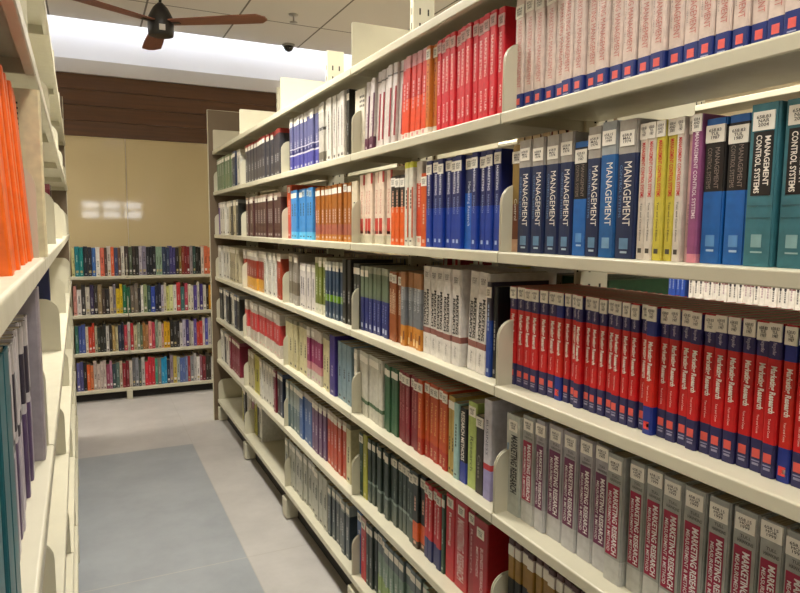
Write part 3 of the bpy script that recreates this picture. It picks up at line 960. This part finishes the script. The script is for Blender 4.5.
for lv_, cs in BACK.items():
    cs = cs.split()
    x, x1 = -0.125, 1.01
    wts = [rnd.uniform(0.75, 1.25) for _ in cs]
    sc = (x1-x)/sum(wts)
    for c, wt in zip(cs, wts):
        k = 'bk_' + c
        hh = rnd.choice((0.205, 0.215, 0.225, 0.235, 0.243)) if lv_ > 1 else rnd.choice((0.228, 0.234, 0.24))
        k += '_%d' % (hh*1000)
        if k not in STY:
            pt = []
            if rnd.random() < 0.5:
                pt = [(0.12, 0.2, 0.2, 0.8, '#%s' % rnd.choice(('d8d2c8', 'b8a878', 'e0dcd8')))]
            sty(k, 'book', hh, [(1, '#'+c)], label=False, patches=pt)
        t = wt*sc
        ALL.append(dict(k=k, t=t-0.001, U=UB, y=-(x+t/2), z=BLV[lv_], lean=0, sb=0.03+rnd.uniform(-0.004, 0.01), lv=LVW[lv_], bay='', side='B'))
        x += t
# a few behind the range beside the camera
for lv_ in (1, 2, 3, 4):
    x = -0.6
    while x < -0.16:
        t = rnd.uniform(0.02, 0.035)
        ALL.append(dict(k=rnd.choice(('n4', 'k4', 'm4', 'w4', 'e4')), t=t-0.001, U=UB, y=-(x+t/2), z=BLV[lv_], lean=0, sb=0.03, lv='', bay='', side='B'))
        x += t

# --- rear side of the long range: glimpsed fore-edges, plus dark books added to block light
sty('o_white', 'journal', 0.25, [(1, '#e0dad0')], label=False, d=0.21, pages=WPAGES)
sty('o_red', 'journal', 0.25, [(1, '#b0303a')], label=False, d=0.21, pages=WPAGES)
sty('o_blue', 'journal', 0.25, [(1, '#23408c')], label=False, d=0.215, pages=mat('#23408c', 0.6))
sty('o_green', 'journal', 0.228, [(1, '#1f4a30')], label=False, d=0.215, pages=mat('#1f4a30', 0.6))
sty('o_yel', 'journal', 0.235, [(1, '#d6c840')], label=False, d=0.21, pages=WPAGES)


def orow(level, ya, yb, tt, keys):
    y = ya
    while y < yb:
        t = tt*rnd.uniform(0.85, 1.15)
        ALL.append(dict(k=rnd.choice(keys), t=t-0.0006, U=UO, y=-(y+t/2), z=LV[level], lean=0, sb=0.025+rnd.uniform(-0.004, 0.006), lv='', bay='', side='O'))
        y += t




def nrow(level, ya, yb, tt, keys):
    y = ya
    while y < yb:
        t = tt*rnd.uniform(0.9, 1.1)
        ALL.append(dict(k=rnd.choice(keys), t=t-0.0008, U=UN, y=y+t/2, z=LV[level], lean=0, sb=0.03+rnd.uniform(-0.003, 0.005), lv='', bay='', side='O'))
        y += t


sty('n_white', 'journal', 0.19, [(0.68, '#e6ded2'), (0.88, '#7c3a3c'), (1, '#e6ded2')], label=False)
sty('n_white2', 'journal', 0.19, [(1, '#e6ded2')], label=False, patches=[(0.66, 0.9, 0.3, 0.7, '#3c3638')])
sty('n_blue', 'journal', 0.19, [(1, '#2c4a9c')], label=False)
nrow(3, 1.36, 2.02, 0.024, ['n_white', 'n_white2', 'n_white2'])
nrow(3, 2.06, 2.2, 0.024, ['n_blue'])
nrow(2, 1.4, 2.2, 0.03, ['k4', 'd4a', 'n4'])
nrow(1, 1.4, 2.2, 0.03, ['k4', 'd4b', 'w4'])
orow(3, 1.24, 1.36, 0.06, ['o_green'])
orow(3, 1.45, 2.08, 0.03, ['k4', 'd4b', 'o_white', 'o_red', 'o_yel', 'n4'])
for lv_ in (1, 2, 4, 5, 6):  # filler books that stop light passing through the range
    for bi in range(5):
        if bi == 0 and lv_ < 4:
            continue
        ya = Y0-0.9+0.9*bi
        orow(lv_, ya+0.03, ya+(0.5 if lv_ < 3 else 0.85), 0.04, ['k4', 'd4b', 'n4', 'm4', 'w4', 'd4a'])
for bi in (2, 3, 4):
    ya = Y0-0.9+0.9*bi
    orow(3, ya+0.03, ya+0.8, 0.04, ['k4', 'd4b', 'n4', 'm4'])

# how large each book shows, nearest rows first
for q in ALL:
    s = STY[q['k']]
    P0 = q['U'] @ Vector((q['sb'], q['y'], q['z']))
    P1 = q['U'] @ Vector((q['sb'], q['y'], q['z']+s['h']))
    a, c = project(P0), project(P1)
    wgt = 0
    if a and c and -15 < a[0] < 830 and (a[1] > -10 or c[1] > -10) and c[1] < 600:
        wgt = abs(a[1]-c[1])*q['t']*FPX/a[2]*(0.9 if q['side'] == 'R' else 1)
        vis = (min(a[1], 593)-max(c[1], 0))/max(1, a[1]-c[1])
        wgt *= max(0, min(1, vis))
    if q['side'] in 'O' or (q['side'] == 'B'):
        wgt *= 0.3
    if q['side'] == 'L':
        wgt = 1e6 if q['k'].startswith('l_') else 0
    q['w'] = wgt
ALL_S = sorted([q for q in ALL if q['w'] > 0], key=lambda q: -q['w'])
NEAR = set(id(q) for q in ALL_S[:300])
STUFF = MB()
count = {}
tot = {}
for q in ALL:
    if id(q) in NEAR:
        kk = (STY[q['k']]['desc'], q['lv'], q['bay'], q['side'])
        tot[kk] = tot.get(kk, 0)+1


def article(s):
    return s


def put_book(q):
    s = STY[q['k']]
    t = q['t']
    lz = abs(math.sin(q['lean']))*t/2
    M = q['U'] @ T((q['sb'], q['y'], q['z']+0.0004+lz)) @ Matrix.Rotation(q['lean'], 4, 'X') @ Matrix.Rotation(q.get('rz', 0), 4, 'Z') @ Matrix.Rotation(q.get('ry', 0), 4, 'Y')
    if id(q) not in NEAR:
        b, xf, bt = book_geo(s, t)
        if s['label'] or q['side'] == 'R':
            b.box(xf, 0.001, -t*0.45, t*0.45, s['h']*0.84, s['h']*0.94, PAPER)
        b.merge(pages_geo(s, t, bt), Matrix.Identity(4))
        STUFF.merge(b, M)
        return
    cover, pg, lb = book_meshes(q['k'], t)
    o = bpy.data.objects.new('book', cover)
    COL.objects.link(o)
    o.matrix_world = M
    part('page_block', pg, o)
    if lb:
        lz_ = (s['lz'] or 0.9)*s['h']
        part('spine_label', lb, o, (0, 0, min(lz_+rnd.uniform(-0.004, 0.004), s['h']-0.0135)))
    kk = (s['desc'], q['lv'], q['bay'], q['side'])
    count[kk] = count.get(kk, 0)+1
    n, i = tot[kk], count[kk]
    if q['side'] == 'R':
        where = ('%s shelf, %s bay' % (q['lv'], q['bay']))
        if n > 1:
            lab = '%s %s from the far end, %s' % (ORD[i-1], s['desc'], where)
            if len(lab.split()) > 16:
                raise ValueError(lab)
        else:
            lab = '%s on the %s shelf of the %s bay' % (s['desc'], q['lv'], q['bay'])
        grp = '%ss on the %s shelf of the %s bay' % (s['desc'], q['lv'], q['bay'])
    else:
        if n > 1:
            lab = '%s %s along the %s shelf of the left range' % (ORD[i-1], s['desc'], q['lv'])
        else:
            lab = '%s on the %s shelf of the left range' % (s['desc'], q['lv'])
        grp = '%ss on the left range' % s['desc']
    tag(o, lab, 'book', grp if n > 1 else None)
    return o


for q in ALL:
    ob = put_book(q)
    if ob and q['k'] == 'l_cream':                 # small print on the cover that faces the camera
        pm = MB()
        y = q['t']/2+0.0003
        for i in range(17):
            if i == 12:
                continue
            z = 0.238-i*0.008
            x = 0.03
            while x < 0.1:
                L_ = rnd.uniform(0.005, 0.014)
                pm.box(x, min(x+L_, 0.105), y-0.0002, y+0.0003, z, z+0.0032, INK)
                x += L_+0.003
        pm.build('cover_print', ob)
st = STUFF.build('distant_books')
tag(st, 'rows of small assorted books in the far bays, rear shelves and low shelving at the aisle end', 'books', kind='stuff')

# ------------------------------------------------------------------ ceiling fan
FX, FY, FZ = 0.47, 4.50, 2.725
fan = empty('ceiling_fan', T((FX, FY, FZ)))
tag(fan, 'ceiling fan with black motor and three brown blades hanging above the aisle', 'fan')
BLK = mat('#1b1a1c', 0.35)
b = MB()
b.lathe([(0.06, -0.085), (0.076, -0.08), (0.08, -0.06), (0.08, -0.005), (0.075, 0.03), (0.064, 0.055), (0.045, 0.09), (0.026, 0.11), (0.016, 0.12)], BLK, 32)
b.build('motor_housing', fan, True)
b = MB()
b.lathe([(0.009, 0.118), (0.009, CEIL-FZ-0.03), (0.05, CEIL-FZ-0.03), (0.06, CEIL-FZ-0.002)], BLK, 20)
b.build('down_rod', fan, True)
b = MB()
b.box(-0.018, 0.018, -0.0835, -0.079, -0.065, -0.03, mat('#b8b4b0', 0.4))
b.build('maker_badge', fan)
WOODB = mat('#7f4f3e', 0.4, 0, 'blade')
for ang in (90, -34, 208):
    b = MB()
    L0, L1 = 0.07, 0.70
    secs = 14
    v, f = [], []
    for i in range(secs+1):
        q = i/secs
        x = L0+(L1-L0)*q
        hw = 0.045+0.02*min(1, q*1.5)
        if q > 0.93:
            hw *= math.sqrt(max(0.04, 1-((q-0.93)/0.07)**2))*0.85+0.15
        tw = math.radians(-5)
        for sy, sz in ((-1, -1), (1, -1), (1, 1), (-1, 1)):
            yy, zz = sy*hw, sz*0.003
            v.append((x, yy*math.cos(tw)-zz*math.sin(tw), yy*math.sin(tw)+zz*math.cos(tw)+0.0))
    for i in range(secs):
        for k in range(4):
            k2 = (k+1) % 4
            f.append((i*4+k, i*4+k2, i*4+4+k2, i*4+4+k))
    f += [(3, 2, 1, 0), tuple(secs*4+k for k in range(4))]
    b.add(v, f, WOODB)
    bl = b.build('blade', fan)
    bl.rotation_euler = (0, 0, math.radians(ang))
    c = MB()
    c.box(0.05, 0.13, -0.016, 0.016, -0.009, -0.005, BLK)
    c.build('blade_bracket', bl)

# sprinkler and dome camera on the ceiling
b = MB()
b.lathe([(0.004, -0.062), (0.03, -0.06), (0.03, -0.056), (0.006, -0.054), (0.006, -0.012), (0.035, -0.008), (0.038, 0.0)], mat('#a8a49e', 0.35, 0.6), 20)
o = b.build('sprinkler', None, True)
o.location = (1.47, 4.93, CEIL-0.001)
tag(o, 'small metal sprinkler head hanging from the ceiling tile beside the fan', 'sprinkler')
b = MB()
b.lathe([(0.012, -0.062), (0.03, -0.052), (0.042, -0.035), (0.045, -0.018)], mat('#1a1a1c', 0.15), 24)
b.lathe([(0.05, -0.018), (0.055, -0.012), (0.055, 0.0)], mat('#8a8784', 0.4), 24)
o = b.build('dome_camera', None, True)
o.location = (1.66, 5.73, CEIL-0.001)
tag(o, 'black dome security camera on the ceiling edge above the bright cove', 'camera')

# ceiling lamps
diff = bpy.data.materials.new('lamp_diffuser')
diff.use_nodes = True
e = diff.node_tree.nodes['Principled BSDF']
e.inputs['Emission Color'].default_value = (1, 0.96, 0.88, 1)
e.inputs['Emission Strength'].default_value = 1.1
for i, (lx, ly, pw) in enumerate(LAMPS):
    root = empty('ceiling_lamp', T((lx, ly, CEIL-DROP)))
    tag(root, 'long white hanging lamp over the %s' % ('aisle right above the camera', 'middle of the aisle', 'aisle beyond the long range, nearer one', 'aisle beyond the long range, farther one',
                                                         'aisle behind the left range, nearer one', 'aisle behind the left range, farther one', 'cross aisle beyond the long range, added fill light', 'cross aisle behind the left range, added fill light')[i], 'ceiling lamp', 'long hanging lamps')
    b = MB()
    for x0, x1, y0, y1 in ((-0.15, -0.13, -0.6, 0.6), (0.13, 0.15, -0.6, 0.6), (-0.13, 0.13, -0.6, -0.585), (-0.13, 0.13, 0.585, 0.6)):
        b.box(x0, x1, y0, y1, -0.06, 0.0, WHITE)
    b.build('lamp_frame', root)
    b = MB()
    b.box(-0.13, 0.13, -0.585, 0.585, -0.05, -0.02, diff)
    b.build('diffuser', root)
    for y in (-0.5, 0.5):
        b = MB()
        b.lathe([(0.003, 0.0), (0.003, DROP-0.01), (0.02, DROP-0.01), (0.02, DROP-0.001)], mat('#9a9894', 0.3, 0.8), 10, (0, y))
        b.box(-0.14, 0.14, y-0.005, y+0.005, -0.006, 0.001, WHITE)
        b.build('hanger', root)
